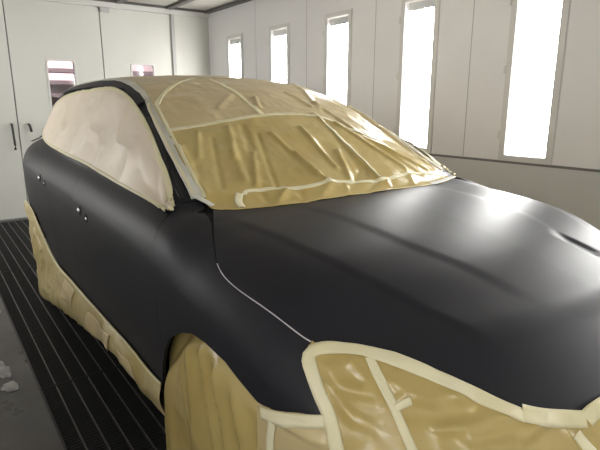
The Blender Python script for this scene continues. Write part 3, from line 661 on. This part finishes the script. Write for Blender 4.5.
# right wall with recessed light panels
LX=[-7.0]+[-5.49+1.13*k for k in range(8)];LX=LX[1:]
LW,LZ0,LZ1=.168,1.09,2.40
def side_wall(name,y,s):
    b=Box();xs=[XB]
    th0,th1=sorted((y,y+s*.16))
    for c in LX: xs+=[c-LW-.0,c+LW+.0]
    xs.append(XF)
    for k in range(0,len(xs),2): b.box(xs[k],xs[k+1],th0,th1,1.045,ZC)
    for c in LX: b.box(c-LW,c+LW,th0,th1,1.045,LZ0).box(c-LW,c+LW,th0,th1,LZ1,ZC)
    struct(b.obj(name,'wall'))
    struct(bx(name+'_lower','walllow',XB,XF,*sorted((y-s*.012,y+s*.16)),0,1.027))
    return
side_wall('wall_right',YR,1);side_wall('wall_left',YL,-1)
struct(bx('trim_2','ledge',XB,XF,YR-.016,YR+.1,1.027,1.045));struct(bx('trim_3','ledge',XB,XF,YL-.1,YL+.03,1.027,1.045))
sm=Box()
for c in LX[:-1]:
    x=c+.567;sm.box(x-.003,x+.003,YR-.0015,YR+.01,1.05,ZC-.02)
struct(sm.obj('trim_4','seamp'))
UNLIT=(3,4,5)
def lamp(y,s,first=None):
    """recessed light panel: frame, reflector box, glowing panel"""
    o=empty('light_panel')
    fr=Box()
    y0,y1=sorted((-s*.012,s*.004))
    w=LW+.055
    for a,b,c,d in ((-w,w,LZ0-.05,LZ0),(-w,w,LZ1,LZ1+.05),(-w,-LW,LZ0,LZ1),(LW,w,LZ0,LZ1)): fr.box(a,b,y0,y1,c,d,bev=.003)
    f=fr.obj('panel_frame','frame',o)
    for z in (1.25,1.75,2.25): Box().box(-w-.012,-w+.004,*sorted((-s*.018,s*.0)),z-.03,z+.03).obj('hinge','frame',f)
    hs=Box();a,b=sorted((s*.006,s*.12))
    hs.box(-LW,-LW+.004,a,b,LZ0,LZ1).box(LW-.004,LW,a,b,LZ0,LZ1).box(-LW,LW,a,b,LZ0,LZ0+.004).box(-LW,LW,a,b,LZ1-.004,LZ1)
    hs.box(-LW,LW,*sorted((s*.116,s*.12)),LZ0,LZ1);hs.obj('housing','frame',o)
    rf=Box().box(-LW+.006,LW-.006,*sorted((s*.028,s*.05)),LZ1-.075,LZ1-.006)
    for k in range(5): rf.box(-LW+.02+k*.07,-LW+.05+k*.07,*sorted((s*.018,s*.03)),LZ1-.085,LZ1-.06)
    rf.obj('reflector','reflector',o)
    bx('diffuser','lamp' if s>0 else 'lamplow',-LW+.006,LW-.006,*sorted((s*.034,s*.046)),LZ0+.006,LZ1-.08,parent=o)
    return o
place=['nearest the back corner','second from the back corner','third from the back corner','just above the far windscreen corner','above the far hood edge','level with the car front','past the front bumper','nearest the booth front']
for y,s,wn in ((YR,1,'right'),(YL,-1,'left')):
    src=lamp(y,s)
    for i,c in enumerate(LX):
        if i==0:o=src
        else:
            o=src.copy();COL.objects.link(o)
            for ch in src.children:
                d=ch.copy();COL.objects.link(d);d.parent=o
                if s<0 and i in UNLIT and ch.name.startswith('diffuser'): d.data=ch.data.copy();d.data.materials[0]=M['off']
                for g2 in ch.children:
                    e=g2.copy();COL.objects.link(e);e.parent=d
        o.location=(c,y,0)
        tag(o,'tall %s light panel in the %s wall, %s'%('unlit' if s<0 and i in UNLIT else 'glowing',wn,place[i]),'light panel','light panels in the %s wall'%wn)
# back wall: big doors with round-cornered windows
def rrect(y0,y1,z0,z1,r,n=6):
    P=[]
    for cy,cz,a0 in ((y1-r,z1-r,0),(y0+r,z1-r,90),(y0+r,z0+r,180),(y1-r,z0+r,270)):
        for k in range(n+1):
            a=math.radians(a0+90*k/n);P.append((cy+r*math.cos(a),cz+r*math.sin(a)))
    return P
def door_leaf(name,y0,y1,win,zt=2.76):
    bm=bmesh.new();out=[(y0,.02),(y1,.02),(y1,zt),(y0,zt)];es=[];rings=[]
    loops=[out]+([rrect(*win,.05)] if win else [])
    allv=[]
    for L in loops:
        vs=[bm.verts.new((XB,a,b)) for a,b in L];allv.append(vs)
        for i in range(len(vs)): es.append(bm.edges.new((vs[i],vs[(i+1)%len(vs)])))
    r=bmesh.ops.triangle_fill(bm,edges=es,use_beauty=True)
    fs=list(bm.faces);bmesh.ops.solidify(bm,geom=fs,thickness=.05)
    bmesh.ops.recalc_face_normals(bm,faces=bm.faces)
    me=bpy.data.meshes.new(name);bm.to_mesh(me);bm.free()
    xs=[v.co.x for v in me.vertices]
    sh=XB-max(xs)
    for v in me.vertices:v.co.x+=sh
    o=struct(link(name,me,'door'))
    if win:
        # gasket and pane
        a=rrect(*win,.05);b=rrect(win[0]+.022,win[1]-.022,win[2]+.022,win[3]-.022,.035);n=len(a)
        V=[(XB+.008,*p) for p in a]+[(XB+.008,*p) for p in b]+[(XB-.05,*p) for p in a]+[(XB-.05,*p) for p in b]
        Fc=[(i,(i+1)%n,n+(i+1)%n,n+i) for i in range(n)]+[(n+i,n+(i+1)%n,3*n+(i+1)%n,3*n+i) for i in range(n)]+[(2*n+i,2*n+(i+1)%n,(i+1)%n,i) for i in range(n)]
        mesh_obj('window_gasket',V,Fc,'frame',o)
        bx('window_pane','glass',XB-.032,XB-.026,win[0]+.004,win[1]-.004,win[2]+.004,win[3]-.004,parent=o)
    return o
d1=door_leaf('door_1',-1.66,-.540,(-1.30,-.95,1.25,2.06));d2=door_leaf('door_2',-.528,.596,(-.13,.245,1.25,2.065));d3=door_leaf('door_3',.608,1.606,(.975,1.335,1.25,2.06))
struct(bx('wall_back','door',XB-.06,XB,1.66,YR+.16,0,ZC));
wb=Box().box(XB-.06,XB,YL-.16,-1.67,0,ZC);struct(wb.obj('wall_back_side','door'))
struct(bx('trim_5','frame',XB-.05,XB+.035,-1.67,YR,2.765,ZC-.01))
struct(bx('trim_6','post',XB-.04,XB+.03,1.606,1.66,0,2.765,bev=.004))
struct(Box().box(XB-.06,XB-.045,-.56,-.50,.0,2.78).box(XB-.06,XB-.045,.57,.63,0,2.78).obj('trim_7','seam'))
struct(bx('trim_8','seam',XB-.05,XB+.10,-1.66,1.6,0,.018))
# latch on top of the door joint and the door handles
bx('top_latch','post',XB,XB+.05,.605,.73,2.70,2.755,parent=d3,bev=.006)
b=Box().tube([(XB,-.61,1.24),(XB+.05,-.61,1.235),(XB+.06,-.61,1.19),(XB+.06,-.605,.98),(XB+.05,-.603,.93),(XB,-.603,.925)],.014)
b.obj('pull_handle','handle',d1,True)
b=Box().tube([(XB,-.415,1.235),(XB+.05,-.412,1.23),(XB+.055,-.405,1.20),(XB+.05,-.397,1.14)],.016).tube([(XB,-.40,1.02),(XB+.04,-.38,1.03),(XB+.05,-.31,1.06),(XB+.05,-.25,1.11)],.007)
b.obj('lever_handle','handle',d2,True)
# what shows through the windows: a rack against a pale wall
struct(bx('wall_outside','pink',-8.1,-8.0,-3,3.5,0,3.2))
rk=tag(empty('storage_rack',(-7.1,.3,0)),'mauve storage rack seen through the round-cornered door windows','rack')
def rel(o):o.matrix_parent_inverse=Matrix.Translation((7.1,-.3,0));return o
for y in (-.32,.42,1.0,1.75):
    rel(bx('rack_post','rack',-7.13,-7.07,y-.03,y+.03,0,2.3,parent=rk))
for z in (.4,.9,1.4,1.62,1.80,1.97,2.17):
    rel(bx('rack_shelf','rack',-7.35,-7.05,-.35,1.78,z-.028,z+.028,parent=rk))
rel(bx('back_panel','rack',-7.37,-7.35,-.35,1.78,.1,1.80,parent=rk))
rel(bx('side_panel','rack',-7.36,-7.04,-.37,-.35,.1,2.25,parent=rk))
tag(bx('storage_box','rack',-7.33,-7.08,-.22,.02,1.83,1.92,bev=.004),'mauve storage box on the rack shelf behind the left door window','box')
struct(bx('ceiling_outside','pink',-8.0,-6.4,-3,3.5,3.2,3.25))
struct(bx('floor_outside','concrete',-8.0,-6.38,-3,3.5,-.1,0))
L=bpy.data.lights.new('workshop_light','AREA');L.size=1.6;L.energy=OUT;L.color=(1,.93,.94);lo=bpy.data.objects.new('workshop_light',L);lo.location=(-7.55,.6,3.1);COL.objects.link(lo)
# booth front and ceiling
struct(bx('wall_front','wall',XF,XF+.1,YL-.16,YR+.16,0,ZC))
struct(bx('ceiling','ceil',XB,XF,YL,YR,ZC,ZC+.08))
cb=Box()
for y in (-2.0,-1.05,-.1,.85,1.57,2.18):cb.box(XB,XF,y-.04,y+.04,ZC-.035,ZC)
for x in np.arange(XB+.04,XF,1.15):cb.box(x-.03,x+.03,YL,YR,ZC-.03,ZC)
struct(cb.obj('trim_9','bar'))
if TOP>0:
  M['toplamp']=mat('ceiling_lamp_diffuser',(.9,.9,.9),.5,emit=((1,.98,.95),TOP))
  for i,x in enumerate((-4.3,-2.0,.3,2.4)):
    o=bx('ceiling_lamp','frame',x-.62,x+.62,YL+.12,YL+.30,ZC-.10,ZC-.04)

# ------------------------------------------------------------------ world, camera, view
w=bpy.data.worlds.new('booth_world');w.use_nodes=True;w.node_tree.nodes['Background'].inputs['Color'].default_value=(.9,.95,1,1);w.node_tree.nodes['Background'].inputs['Strength'].default_value=.02;SC.world=w
cam=bpy.data.cameras.new('camera');cam.sensor_width=36;cam.lens=505/600*36;cam.clip_start=.05
co=bpy.data.objects.new('camera',cam);COL.objects.link(co);co.location=(1.18,-1.53,1.485)
yaw,pit_=math.radians(36.3),math.radians(13.42)
fw=Vector((-math.cos(yaw)*math.cos(pit_),math.sin(yaw)*math.cos(pit_),-math.sin(pit_)))
co.rotation_euler=fw.to_track_quat('-Z','Y').to_euler();SC.camera=co
SC.cycles.use_denoising=True;SC.cycles.max_bounces=8;SC.cycles.diffuse_bounces=5;SC.cycles.sample_clamp_indirect=6
vs=SC.view_settings;vs.view_transform='Standard';vs.look='None';vs.gamma=1;vs.exposure=EXPO;vs.use_curve_mapping=False
